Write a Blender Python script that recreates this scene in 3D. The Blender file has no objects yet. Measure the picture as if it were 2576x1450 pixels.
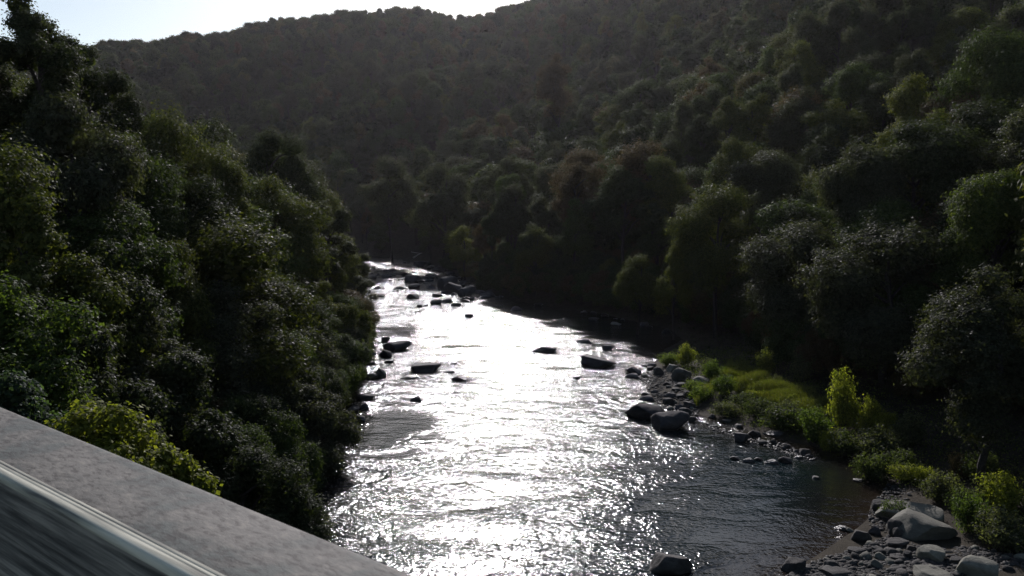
import bpy, math, random
import numpy as np

# ------------------------------------------------------------------ camera, light, exposure
SC = bpy.context.scene
COL = SC.collection
R = math.radians
CAM_Z = 20.0
PITCH = R(6.0)
HFOV = R(62.0)
SUN_ELEV, SUN_AZ = R(28.0), R(-2.0)          # azimuth measured from +Y towards +X
SUN_STRENGTH, SKY_STRENGTH, EXPOSURE = 5.0, 0.10, 0.0
HAZE_DENSITY = 0.000030

cam_d = bpy.data.cameras.new('camera')
cam = bpy.data.objects.new('camera', cam_d); COL.objects.link(cam)
cam.location = (0, 0, CAM_Z); cam.rotation_euler = (R(90) - PITCH, 0, 0)
cam_d.sensor_width = 36; cam_d.lens = 18 / math.tan(HFOV / 2)
cam_d.clip_start = 0.05; cam_d.clip_end = 4000
cam_d.dof.use_dof = True; cam_d.dof.focus_distance = 90; cam_d.dof.aperture_fstop = 15
SC.camera = cam

world = bpy.data.worlds.new('World'); SC.world = world; world.use_nodes = True
wn = world.node_tree; wn.nodes.clear()
sky = wn.nodes.new('ShaderNodeTexSky'); sky.sky_type = 'NISHITA'; sky.sun_disc = False
sky.sun_elevation = SUN_ELEV; sky.sun_rotation = SUN_AZ
sky.air_density = 1.0; sky.dust_density = 0.7; sky.ozone_density = 1.0
bg = wn.nodes.new('ShaderNodeBackground'); bg.inputs['Strength'].default_value = SKY_STRENGTH
wo = wn.nodes.new('ShaderNodeOutputWorld')
wn.links.new(sky.outputs[0], bg.inputs[0]); wn.links.new(bg.outputs[0], wo.inputs[0])

sd = bpy.data.lights.new('sun', 'SUN'); sun = bpy.data.objects.new('sun', sd); COL.objects.link(sun)
sd.energy = SUN_STRENGTH; sd.angle = R(0.53); sd.color = (1.0, 0.95, 0.965)
sun.rotation_euler = (R(90) - SUN_ELEV, 0, R(180) - SUN_AZ)      # lamp shines from ahead, slightly left
SC.view_settings.view_transform = 'Standard'; SC.view_settings.look = 'None'
SC.view_settings.exposure = EXPOSURE; SC.view_settings.gamma = 1.0
SC.view_settings.use_curve_mapping = False
SC.cycles.use_denoising = True; SC.cycles.denoising_prefilter = 'NONE'
SC.cycles.max_bounces = 6; SC.cycles.transparent_max_bounces = 6
SC.cycles.diffuse_bounces = 3; SC.cycles.glossy_bounces = 3; SC.cycles.volume_bounces = 0

# ------------------------------------------------------------------ photo pixel (2576 wide) <-> place
F = 1288 / math.tan(HFOV / 2)
CP, SP = math.cos(PITCH), math.sin(PITCH)

def ray(px, py):
    a, c = (px - 1288) / F, -(py - 725) / F
    v = np.array([a, CP + SP * c, -SP + CP * c])
    return v / np.linalg.norm(v)

def at(px, py, z=0.0):
    d = ray(px, py); t = (z - CAM_Z) / d[2]
    return np.array([d[0] * t, d[1] * t, z])

def project(x, y, z):
    z = z - CAM_Z
    dep = y * CP - z * SP; up = y * SP + z * CP
    return 1288 + F * x / dep, 725 - F * up / dep

# ------------------------------------------------------------------ the valley
LEFT = np.array([(-4, -90), (-8, 0), (-12, 30), (-14.5, 52), (-16.5, 73), (-18.5, 98), (-22, 121), (-29, 152),
                 (-39, 195), (-45, 238), (-54, 268), (-82, 298), (-140, 314), (-260, 320), (-460, 322)], float)
RIGHT = np.array([(16, -90), (13, 0), (10.5, 25), (13.2, 42), (19.6, 48.5), (22.2, 51.4), (23.6, 54.2), (27, 59), (26.7, 64.5),
                  (20.9, 71.3), (17.2, 78), (13.5, 84.5), (16.8, 98.6), (19.4, 110), (24.2, 120), (24, 130), (15.5, 147),
                  (2, 164), (-5.5, 178), (-12.5, 214), (-25, 260), (-38, 284), (-66, 318), (-110, 338), (-220, 350), (-460, 354)], float)
POLY = np.vstack([LEFT, RIGHT[::-1]])

def dist_line(x, y, line):
    best = np.full(x.shape, 1e9)
    for (ax, ay), (bx, by) in zip(line[:-1], line[1:]):
        dx, dy = bx - ax, by - ay
        t = np.clip(((x - ax) * dx + (y - ay) * dy) / (dx * dx + dy * dy), 0, 1)
        best = np.minimum(best, np.hypot(x - ax - t * dx, y - ay - t * dy))
    return best

def inside(x, y, poly):
    r = np.zeros(x.shape, bool); n = len(poly)
    for i in range(n):
        x0, y0 = poly[i]; x1, y1 = poly[(i + 1) % n]
        if y0 == y1: continue
        c = ((y0 > y) != (y1 > y)) & (x < (x1 - x0) * (y - y0) / (y1 - y0) + x0)
        r ^= c
    return r

def wob(x, y):
    return (np.sin(x * .043 + 1.3) * np.cos(y * .037 + .4) + .5 * np.sin(x * .11 + y * .07 + 2) + .3 * np.cos(x * .19 - y * .23))

SKY_PX = np.array([-600, -200, 250, 400, 560, 700, 930, 1060, 1150, 1210, 1300, 1400, 1700, 2100, 2576, 3300], float)
SKY_PY = np.array([112, 112, 112, 106, 84, 56, 30, 26, 46, 46, 16, -16, -110, -200, -240, -240], float)
_az = np.arctan((SKY_PX - 1288) / F / (CP + SP * (725 - SKY_PY) / F))
_el = np.array([math.asin(ray(a, b)[2]) for a, b in zip(SKY_PX, SKY_PY)])
RIDGE = 650.0

def height(x, y):
    x = np.asarray(x, float); y = np.asarray(y, float)
    dl, dr = dist_line(x, y, LEFT), dist_line(x, y, RIGHT)
    ins = inside(x, y, POLY)
    D = np.hypot(x, y)
    az = np.arctan2(x, np.maximum(y, 1e-3))
    cap = CAM_Z + RIDGE * np.tan(np.interp(az, _az, _el)) - 13.0
    wb = np.interp(y, [30, 50, 85, 100, 118, 128], [16, 14, 15, 13, 7, 1.5])
    d = dr
    d2 = np.maximum(d - wb, 0)
    t = d2 / (d2 + np.maximum(RIDGE - D, 0) + 1)
    hr = 0.05 + 0.10 * np.minimum(d, wb) + cap * t ** 0.92 + wob(x, y) * np.minimum(d2, 25) / 25 * 1.6
    hr = hr + np.minimum(d2, 110) / 110 * np.clip((RIDGE - D) / 120, 0, 1) * 5.5 * (np.sin(x * .031 + .8 * np.sin(y * .021)) * np.cos(y * .024 + x * .012) + .5 * np.sin(x * .067 - y * .05))
    hr = np.where(D > RIDGE, hr - (D - RIDGE) * .10, hr)
    hl = 0.05 + 13.5 * (1 - np.exp(-dl * .5 / 13.5)) + wob(x, y) * np.minimum(dl, 20) / 20 * 1.0
    h = np.where(dl < dr, hl, hr)
    bed = -np.minimum(0.03 + 0.16 * np.minimum(dl, dr), 1.0)
    return np.where(ins, bed, h)

def h1(x, y): return float(height(np.array([x]), np.array([y]))[0])

def hit(px, py):
    d = ray(px, py); t = np.linspace(20, 700, 6000)
    x, y, z = d[0] * t, d[1] * t, CAM_Z + d[2] * t
    h = np.maximum(height(x, y), 0)
    k = np.argmax(z < h)
    return np.array([x[k], y[k], h[k]])

# ------------------------------------------------------------------ mesh helpers
def mesh_np(name, verts, faces, smooth=False, mat=None):
    verts = np.asarray(verts, np.float32); faces = np.asarray(faces, np.int32)
    me = bpy.data.meshes.new(name)
    me.vertices.add(len(verts)); me.vertices.foreach_set('co', verts.ravel())
    n, k = faces.shape
    me.loops.add(n * k); me.loops.foreach_set('vertex_index', faces.ravel())
    me.polygons.add(n); me.polygons.foreach_set('loop_start', np.arange(0, n * k, k, dtype=np.int32))
    me.polygons.foreach_set('use_smooth', np.full(n, smooth))
    if mat: me.materials.append(mat)
    me.update(calc_edges=True)
    return me

def obj(name, me, parent=None, loc=None, rot=None, scale=None):
    o = bpy.data.objects.new(name, me); COL.objects.link(o)
    if parent: o.parent = parent
    if loc is not None: o.location = loc
    if rot is not None: o.rotation_euler = rot
    if scale is not None: o.scale = scale
    return o

def tag(o, label, cat, group=None):
    o['label'] = label; o['category'] = cat
    if group: o['group'] = group
    return o

def grid_axis(parts):
    out = []
    for a, b, s in parts: out.append(np.arange(a, b, s))
    out.append([parts[-1][1]])
    return np.concatenate(out)

def grid_mesh(name, xs, ys, zfun, mat, smooth=True):
    X, Y = np.meshgrid(xs, ys); Z = zfun(X.ravel(), Y.ravel())
    v = np.stack([X.ravel(), Y.ravel(), Z], 1); w = len(xs)
    i = np.arange(len(ys) - 1)[:, None] * w + np.arange(w - 1)[None, :]
    i = i.ravel(); f = np.stack([i, i + 1, i + 1 + w, i + w], 1)
    return mesh_np(name, v, f, smooth, mat), v

# ------------------------------------------------------------------ materials
class NT:
    def __init__(s, name):
        s.m = bpy.data.materials.new(name); s.m.use_nodes = True
        s.t = s.m.node_tree; s.t.nodes.clear()
        s.out = s.n('ShaderNodeOutputMaterial')
    def n(s, kind, **kw):
        nd = s.t.nodes.new(kind)
        for k, v in kw.items():
            if k in nd.inputs.keys(): nd.inputs[k].default_value = v
            else: setattr(nd, k, v)
        return nd
    def l(s, a, b): s.t.links.new(a, b)
    def ramp(s, fac, stops):
        r = s.n('ShaderNodeValToRGB'); e = r.color_ramp.elements
        while len(e) < len(stops): e.new(.5)
        for q, (p, c) in zip(e, stops): q.position = p; q.color = (*c, 1)
        s.l(fac, r.inputs[0]); return r.outputs[0]
    def noise(s, scale, detail=3, rough=.55, vec=None, dist=0):
        t = s.n('ShaderNodeTexNoise'); t.inputs['Scale'].default_value = scale
        t.inputs['Detail'].default_value = detail; t.inputs['Roughness'].default_value = rough
        t.inputs['Distortion'].default_value = dist
        if vec is not None: s.l(vec, t.inputs['Vector'])
        return t.outputs['Fac']
    def math(s, op, a, b=None, c=None):
        m = s.n('ShaderNodeMath', operation=op)
        for i, v in enumerate((a, b, c)):
            if v is None: continue
            if isinstance(v, (int, float)): m.inputs[i].default_value = v
            else: s.l(v, m.inputs[i])
        return m.outputs[0]
    def mul(s, c, fac):
        m = s.n('ShaderNodeMix', data_type='RGBA', blend_type='MULTIPLY'); m.inputs[0].default_value = 1
        s.l(c, m.inputs[6])
        if isinstance(fac, tuple): m.inputs[7].default_value = (*fac, 1)
        else: s.l(fac, m.inputs[7])
        return m.outputs[2]
    def pos(s): return s.n('ShaderNodeNewGeometry').outputs['Position']

def leaf_material(name, stuff=False, trans=.32, gain=.74):
    k = NT(name)
    geo = k.n('ShaderNodeNewGeometry'); oi = k.n('ShaderNodeObjectInfo')
    if stuff:
        col = k.ramp(oi.outputs['Random'], [(0, (.024, .032, .017)), (.3, (.041, .054, .026)), (.55, (.050, .072, .024)),
                                            (.75, (.056, .064, .030)), (.9, (.078, .054, .030)), (1, (.088, .100, .032))])
    else: col = oi.outputs['Color']
    hs = k.n('ShaderNodeHueSaturation'); k.l(col, hs.inputs['Color'])
    k.l(k.math('MULTIPLY_ADD', geo.outputs['Random Per Island'], .9 * gain, .55 * gain), hs.inputs['Value'])
    k.l(k.math('MULTIPLY_ADD', geo.outputs['Random Per Island'], -.035, .517), hs.inputs['Hue'])
    col = hs.outputs[0]
    p = k.n('ShaderNodeBsdfPrincipled'); k.l(col, p.inputs['Base Color'])
    k.l(k.math('MULTIPLY_ADD', geo.outputs['Random Per Island'], -.4, .95), p.inputs['Roughness']); p.inputs['Specular IOR Level'].default_value = .11
    tr = k.n('ShaderNodeBsdfTranslucent'); k.l(k.mul(col, (2.1, 2.3, .75)), tr.inputs['Color'])
    mx = k.n('ShaderNodeMixShader'); mx.inputs[0].default_value = trans
    k.l(p.outputs[0], mx.inputs[1]); k.l(tr.outputs[0], mx.inputs[2]); k.l(mx.outputs[0], k.out.inputs[0])
    return k.m

def simple(name, fn, rough=.8, spec=.4):
    k = NT(name); p = k.n('ShaderNodeBsdfPrincipled')
    p.inputs['Roughness'].default_value = rough; p.inputs['Specular IOR Level'].default_value = spec
    fn(k, p); k.l(p.outputs[0], k.out.inputs[0]); return k.m

def bump(k, p, h, strength, dist):
    b = k.n('ShaderNodeBump'); b.inputs['Strength'].default_value = strength; b.inputs['Distance'].default_value = dist
    k.l(h, b.inputs['Height']); k.l(b.outputs[0], p.inputs['Normal'])

M_LEAF = leaf_material('leaf'); M_LEAF_FAR = leaf_material('leaf_far', True)
M_LEAF_SHRUB = leaf_material('shrub_leaf', False, .42, 1.0)

def _bark(k, p):
    v = k.n('ShaderNodeTexCoord').outputs['Object']
    n = k.noise(6, 4, .6, v); k.l(k.ramp(n, [(.3, (.02, .017, .014)), (.7, (.055, .048, .042))]), p.inputs['Base Color'])
    bump(k, p, n, .6, .05)
M_BARK = simple('bark', _bark, .9, .2)

def _ground(k, p):
    v = k.pos(); n = k.noise(.9, 6, .65, v); m = k.noise(9, 4, .7, v)
    mixn = k.math('MULTIPLY_ADD', m, .5, k.math('MULTIPLY', n, .5))
    k.l(k.ramp(mixn, [(.34, (.016, .013, .009)), (.5, (.035, .028, .018)), (.66, (.06, .05, .034))]), p.inputs['Base Color'])
    bump(k, p, mixn, .8, .25)
M_GROUND = simple('forest_floor', _ground, .95, .15)

def rock_material(name, dark, mid, light, wet=.18):
    def fn(k, p):
        v = k.n('ShaderNodeTexCoord').outputs['Object']; oi = k.n('ShaderNodeObjectInfo')
        ad = k.n('ShaderNodeVectorMath', operation='ADD'); k.l(v, ad.inputs[0])
        cmb = k.n('ShaderNodeCombineXYZ'); k.l(k.math('MULTIPLY', oi.outputs['Random'], 40), cmb.inputs[0]); k.l(cmb.outputs[0], ad.inputs[1])
        n = k.noise(1.6, 6, .62, ad.outputs[0], .6); m = k.noise(14, 5, .7, ad.outputs[0])
        c = k.ramp(k.math('MULTIPLY_ADD', m, .35, k.math('MULTIPLY', n, .65)), [(.3, dark), (.5, mid), (.68, light)])
        z = k.n('ShaderNodeSeparateXYZ'); k.l(k.pos(), z.inputs[0])
        mr = k.n('ShaderNodeMapRange'); k.l(k.math('MULTIPLY_ADD', n, .3, z.outputs[2]), mr.inputs[0])
        mr.inputs[1].default_value = wet; mr.inputs[2].default_value = wet + .22; mr.inputs[3].default_value = .35; mr.inputs[4].default_value = 1
        isl = k.n('ShaderNodeNewGeometry').outputs['Random Per Island']
        vr = k.math('MULTIPLY_ADD', k.math('FRACT', k.math('MULTIPLY_ADD', oi.outputs['Random'], 7.3, k.math('MULTIPLY', isl, 3.1))), .95, .5)
        k.l(k.mul(c, k.math('MULTIPLY', mr.outputs[0], vr)), p.inputs['Base Color'])
        mr2 = k.n('ShaderNodeMapRange'); k.l(mr.outputs[0], mr2.inputs[0]); mr2.inputs[1].default_value = .35
        mr2.inputs[3].default_value = .28; mr2.inputs[4].default_value = .85; k.l(mr2.outputs[0], p.inputs['Roughness'])
        bump(k, p, k.math('MULTIPLY_ADD', m, .4, n), .55, .12)
    return simple(name, fn, .8, .35)
M_ROCK_DARK = rock_material('river_rock', (.022, .019, .019), (.045, .039, .038), (.085, .075, .072), .3)
M_ROCK_PALE = rock_material('bank_rock', (.05, .048, .038), (.12, .115, .09), (.19, .182, .145), .1)
M_ROCK_MID = rock_material('cobble_rock', (.017, .015, .013), (.040, .036, .032), (.085, .08, .072), .14)

def _water(k, p):
    tc = k.pos()
    def mapped(sx, sy, rz):
        m = k.n('ShaderNodeMapping'); m.inputs['Scale'].default_value = (sx, sy, 1); m.inputs['Rotation'].default_value = (0, 0, rz)
        k.l(tc, m.inputs['Vector']); return m.outputs[0]
    at_ = k.n('ShaderNodeAttribute', attribute_name='turbulence').outputs['Fac']
    dp = k.n('ShaderNodeAttribute', attribute_name='depth').outputs['Fac']
    a = k.noise(1.1, 4, .55, mapped(1.0, 1.2, .3), .6)
    b = k.noise(2.6, 1.5, .5, mapped(1.05, 1.1, -.15), .6)
    c = k.noise(5.2, 1, .5, mapped(1.1, 1.0, .2), .4)
    patch = k.noise(.16, 4, .6, mapped(1, 1.9, .3), .8)
    pm = k.n('ShaderNodeMapRange'); k.l(patch, pm.inputs[0]); pm.inputs[1].default_value = .38; pm.inputs[2].default_value = .62
    pm.inputs[3].default_value = .35; pm.inputs[4].default_value = 1.25
    h = k.math('ADD', k.math('MULTIPLY', a, .155), k.math('ADD', k.math('MULTIPLY', b, .135), k.math('MULTIPLY', c, .062)))
    h = k.math('MULTIPLY', h, k.math('MULTIPLY', pm.outputs[0], at_))
    bump(k, p, h, 1.0, 1.0)
    k.l(k.ramp(dp, [(0, (.020, .014, .010)), (.35, (.009, .008, .007)), (1, (.003, .009, .011))]), p.inputs['Base Color'])
    p.inputs['IOR'].default_value = 1.333
M_WATER = simple('water', _water, .095, .5)

# ------------------------------------------------------------------ ground and river
gx = grid_axis([(-900, -480, 30), (-480, -90, 6), (-90, 90, 1.5), (90, 480, 6), (480, 990, 30)])
gy = grid_axis([(-120, 0, 10), (0, 30, 3), (30, 190, 1.5), (190, 420, 4), (420, 780, 8), (780, 960, 20)])
def gz(x, y):
    h = height(x, y); d = np.minimum(dist_line(x, y, LEFT), dist_line(x, y, RIGHT))
    return h + np.where(h > 0, np.minimum(d, 3) / 3 * .18 * (np.sin(x * 2.1 + y) * np.cos(y * 1.7 - x * .6)), 0)
me, _ = grid_mesh('ground', gx, gy, gz, M_GROUND)
obj('ground', me)['kind'] = 'structure'

wx = grid_axis([(-470, -70, 8), (-70, 45, .8), (45, 50, 5)])
wy = grid_axis([(-90, 35, 4), (35, 180, .8), (180, 370, 1.5)])
CALM = [(990, 1060, 5.5, .16), (930, 1080, 6, .2), (1000, 835, 7, .30), (1600, 820, 11, .25), (1480, 800, 6, .4), (1750, 1100, 6, .55),
        (2050, 1280, 8, .35), (2150, 1210, 6, .3), (1950, 1400, 7, .5), (1900, 1120, 6, .5), (1600, 1040, 4, .6), (1230, 905, 5, .35), (1400, 930, 4, .4), (1160, 870, 4, .35), (1420, 815, 5, .3), (1230, 795, 5, .35), (1520, 770, 8, .2), (1850, 1330, 6, .4)]
def turb(x, y):
    t = np.ones(x.shape)
    for px, py, r, v in CALM:
        c = at(px, py); q = np.exp(-(((x - c[0]) / r) ** 2 + ((y - c[1]) / (r * 1.5)) ** 2))
        t *= 1 - (1 - v) * q
    return t
def wz(x, y):
    return .03 * turb(x, y) * (np.sin(x * 1.3 + 1.7 * np.sin(y * .31)) * np.sin(y * 1.05 + 1.4 * np.sin(x * .27)) + .6 * np.sin(2.3 * y + .9 * x))
me, v = grid_mesh('river', wx, wy, wz, M_WATER)
for nm, val in (('turbulence', turb(v[:, 0], v[:, 1])), ('depth', np.clip(-height(v[:, 0], v[:, 1]), 0, 1))):
    a = me.attributes.new(nm, 'FLOAT', 'POINT'); a.data.foreach_set('value', val.astype(np.float32))
obj('river', me)['kind'] = 'structure'

# ------------------------------------------------------------------ foliage builders
def unit(v): return v / np.maximum(np.linalg.norm(v, axis=1, keepdims=True), 1e-9)

def leaves(rng, c, nrm, L, asp=.55):
    n = len(c); L = L * rng.uniform(.7, 1.3, (n, 1))
    u = unit(np.cross(nrm, rng.normal(size=(n, 3)))); w = np.cross(nrm, u)
    v = np.stack([c + u * L, c + w * L * asp - nrm * L * .18, c - u * L, c - w * L * asp - nrm * L * .18], 1).reshape(-1, 3)
    f = np.arange(4 * n).reshape(n, 4)
    return v, f

def tube(pts, rad, k=6):
    pts = np.asarray(pts, float); n = len(pts); V = []; Fc = []
    for i in range(n):
        t = pts[min(i + 1, n - 1)] - pts[max(i - 1, 0)]; t /= np.linalg.norm(t)
        a = np.cross(t, (0.3, 1, .1)); a /= np.linalg.norm(a); b = np.cross(t, a)
        for j in range(k):
            q = 2 * math.pi * j / k; V.append(pts[i] + rad[i] * (math.cos(q) * a + math.sin(q) * b))
    for i in range(n - 1):
        for j in range(k):
            Fc.append((i * k + j, i * k + (j + 1) % k, (i + 1) * k + (j + 1) % k, (i + 1) * k + j))
    return np.array(V), np.array(Fc)

def join(parts):
    V = []; Fs = []; o = 0
    for v, f in parts:
        V.append(v); Fs.append(f + o); o += len(v)
    return np.vstack(V), np.vstack(Fs)

def make_tree(seed, Rc, z0, H, nc, nl, L, shape='round', fill=.12, clump=(.26, .42), mat=None, asp=.55):
    rng = np.random.default_rng(seed)
    hc = (H - z0) / 2; zc = z0 + hc
    d = unit(rng.normal(size=(nc * 4, 3))); d = d[d[:, 2] > -.75][:nc]
    rr = rng.uniform(.5, .86, (len(d), 1))
    if shape == 'cone': prof = np.clip(1.1 - .75 * (d[:, 2:3] * .5 + .5), .25, 1)
    elif shape == 'vase': prof = .75 + .3 * d[:, 2:3]
    else: prof = np.ones((len(d), 1))
    cc = np.concatenate([d[:, :2] * Rc * prof, d[:, 2:] * hc], 1) * rr
    rc = Rc * rng.uniform(*clump, len(d)) * (prof[:, 0] * .4 + .6)
    top = np.array([[rng.normal() * .1 * Rc, rng.normal() * .1 * Rc, hc - Rc * clump[0]]])
    cc = np.vstack([cc, top]); rc = np.append(rc, Rc * clump[0])
    k = rng.choice(len(cc), nl * 2, p=rc ** 2 / (rc ** 2).sum())
    q = unit(rng.normal(size=(nl * 2, 3)))
    out = unit(cc[k] + np.array([0, 0, .4 * hc]))
    keep = ((q * out).sum(1) + .5 * q[:, 2] + rng.normal(size=len(q)) * .35 > -.15)
    k, q = k[keep][:nl], q[keep][:nl]
    rad = rc[k][:, None] * np.where(rng.random((len(k), 1)) < .88, rng.uniform(.72, 1.04, (len(k), 1)), rng.uniform(1.0, 1.32, (len(k), 1)))
    # lumps inside each clump break its outline into twigs of leaves
    lump = .84 + .22 * np.sin(q[:, 0:1] * 7 + k[:, None] * 1.7) * np.sin(q[:, 1:2] * 8 + k[:, None]) + .12 * np.sin(q[:, 2:3] * 13 + k[:, None] * 2.3)
    p = cc[k] + q * rad * lump * np.array([1, 1, .9])
    nrm = unit(q * .9 + np.array([0, 0, .35]) + rng.normal(size=p.shape) * .38)
    v1, f1 = leaves(rng, p, nrm, L, asp)
    parts = [(v1, f1)]
    nf = int(nl * fill)
    if nf:
        kk = rng.choice(len(cc), nf); p2 = cc[kk] * .9 + unit(rng.normal(size=(nf, 3))) * rc[kk][:, None] * rng.uniform(0, .6, (nf, 1))
        parts.append(leaves(rng, p2, unit(rng.normal(size=(nf, 3))), L * 2.1, .8))
    v, f = join(parts); v[:, 2] += zc
    crown = mesh_np('crown', v, f, False, mat or M_LEAF)
    # trunk and limbs
    zt = zc + hc * .55; w = rng.normal(size=(6, 2)) * .03 * H; w[0] = 0
    zs = np.linspace(-.8, zt, 6); r0 = .016 * H + .04
    spine = np.concatenate([np.cumsum(w, 0) * .5, zs[:, None]], 1)
    tp = [tube(spine, np.linspace(r0, r0 * .25, 6), 7)]
    for i in rng.permutation(len(d))[:11]:
        e = cc[i] + np.array([0, 0, zc]); zb = max(z0 * .6, e[2] - (.35 + .5 * rng.random()) * np.hypot(e[0], e[1]) - .5)
        zb = min(zb, zt * .95); s = np.array([np.interp(zb, zs, spine[:, 0]), np.interp(zb, zs, spine[:, 1]), zb])
        mid = (s + e) / 2 + np.array([0, 0, .12 * np.linalg.norm(e - s)])
        tp.append(tube([s, mid, e], [r0 * .42, r0 * .28, r0 * .08], 5))
    v, f = join(tp); trunk = mesh_np('trunk', v, f, True, M_BARK)
    return dict(crown=crown, trunk=trunk, R=Rc, H=H)

MID = [make_tree(11, 5, 5, 18, 20, 36000, .125, clump=(.34, .52)), make_tree(12, 5, 4, 18, 16, 36000, .125, clump=(.4, .58)), make_tree(13, 5, 6, 18, 30, 38000, .12, clump=(.26, .42)),
       make_tree(14, 5, 3, 18, 26, 36000, .125, 'cone', clump=(.3, .5)), make_tree(15, 5, 5, 18, 20, 36000, .125, 'vase', clump=(.32, .5)), make_tree(16, 5, 2.5, 18, 28, 38000, .125, clump=(.28, .46)),
       make_tree(17, 5, 4.5, 18, 13, 34000, .125, clump=(.44, .62)), make_tree(18, 5, 3, 18, 34, 38000, .12, 'cone', clump=(.24, .38))]
SPARSE = [make_tree(21, 5, 5, 18, 17, 26000, .125, clump=(.24, .36), fill=.04), make_tree(22, 5, 6, 18, 15, 24000, .125, 'vase', clump=(.24, .38), fill=.04)]
def make_bush(seed, H, ns, nl, L, spread=1.0):
    """loose shrub one metre in radius: stems fanning up from the root, leaves thickening towards their tips"""
    rng = np.random.default_rng(seed); P = []; T = []; Nn = []
    for _ in range(ns):
        a = rng.uniform(0, 6.28); r = spread * rng.random() ** .6; h = H * rng.uniform(.38, 1.0) * (1.05 - .3 * r)
        b0 = np.array([math.cos(a), math.sin(a), 0]); root = b0 * r * .25
        tip = b0 * r * .92 + np.array([rng.normal() * .08, rng.normal() * .08, h]); mid = (root + tip) / 2 + np.array([0, 0, h * .14]) - b0 * r * .1
        T.append(tube([root - np.array([0, 0, .1]), mid, tip], [.02, .014, .005], 4))
        m = nl // ns; u = rng.beta(2.2, 1.25, m)[:, None]
        c = (1 - u) ** 2 * root + 2 * u * (1 - u) * mid + u * u * tip
        off = rng.normal(size=(m, 3)) * (.10 + .07 * (1 - np.abs(u - .6))) * np.array([1, 1, .7])
        P.append(c + off); Nn.append(unit(off / .15 + np.array([0, 0, .7]) + rng.normal(size=(m, 3)) * .6))
    v, f = leaves(rng, np.vstack(P), np.vstack(Nn), L); v[:, 2] = np.maximum(v[:, 2], 0)
    crown = mesh_np('crown', v, f, False, M_LEAF_SHRUB); v, f = join(T)
    return dict(crown=crown, trunk=mesh_np('stem', v, f, True, M_BARK), R=1, H=H)
BUSH = [make_bush(41, 1.7, 26, 3600, .06), make_bush(42, 1.7, 34, 3800, .058), make_bush(43, 2.4, 26, 3600, .06, .8), make_bush(44, 1.2, 34, 3400, .058)]
LOW = [make_tree(90 + i, 3.4, .1, 5.5, 30, 24000, .10, clump=(.22, .4)) for i in range(3)]
FAR = [make_tree(50 + i, 5, 3 + i % 3, 17, 9 + 3 * (i % 3), 5200, .32, ('round', 'vase', 'round', 'cone', 'round')[i % 5], mat=M_LEAF_FAR, clump=(.42, .62)) for i in range(6)]
for t in LOW: t['crown_far'] = t['crown'].copy(); t['crown_far'].materials[0] = M_LEAF_FAR
MID_STUFF = [make_tree(70 + i, 5, 4, 18, 18, 14000, .2, mat=M_LEAF_FAR, clump=(.36, .54)) for i in range(3)]

def place(kind, proto, x, y, z, rz, Rc, Ht, color, label, cat, group=None, st=(.85, 1.2)):
    """root on the ground; crown sized by its radius and hung from the treetop, trunk stretched to reach it"""
    o = obj(kind, None, None, (x, y, z), (0, 0, rz)); o.empty_display_size = .3
    tag(o, label, cat, group)
    k = Rc / proto['R']; q = float(np.clip(Ht / (proto['H'] * k), *st)); top = Ht - proto['H'] * k * q
    obj('trunk' if kind != 'shrub' else 'stem', proto['trunk'], o, None, None, (k, k, Ht / proto['H']))
    c = obj('crown', proto['crown'], o, (0, 0, top), None, (k, k, k * q)); c.color = (*color, 1)
    return o

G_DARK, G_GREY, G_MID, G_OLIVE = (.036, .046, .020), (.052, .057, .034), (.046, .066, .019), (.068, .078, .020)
G_YEL, G_BRIGHT, G_RUST, G_BLUE = (.105, .115, .022), (.066, .088, .022), (.080, .058, .036), (.034, .054, .034)

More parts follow.
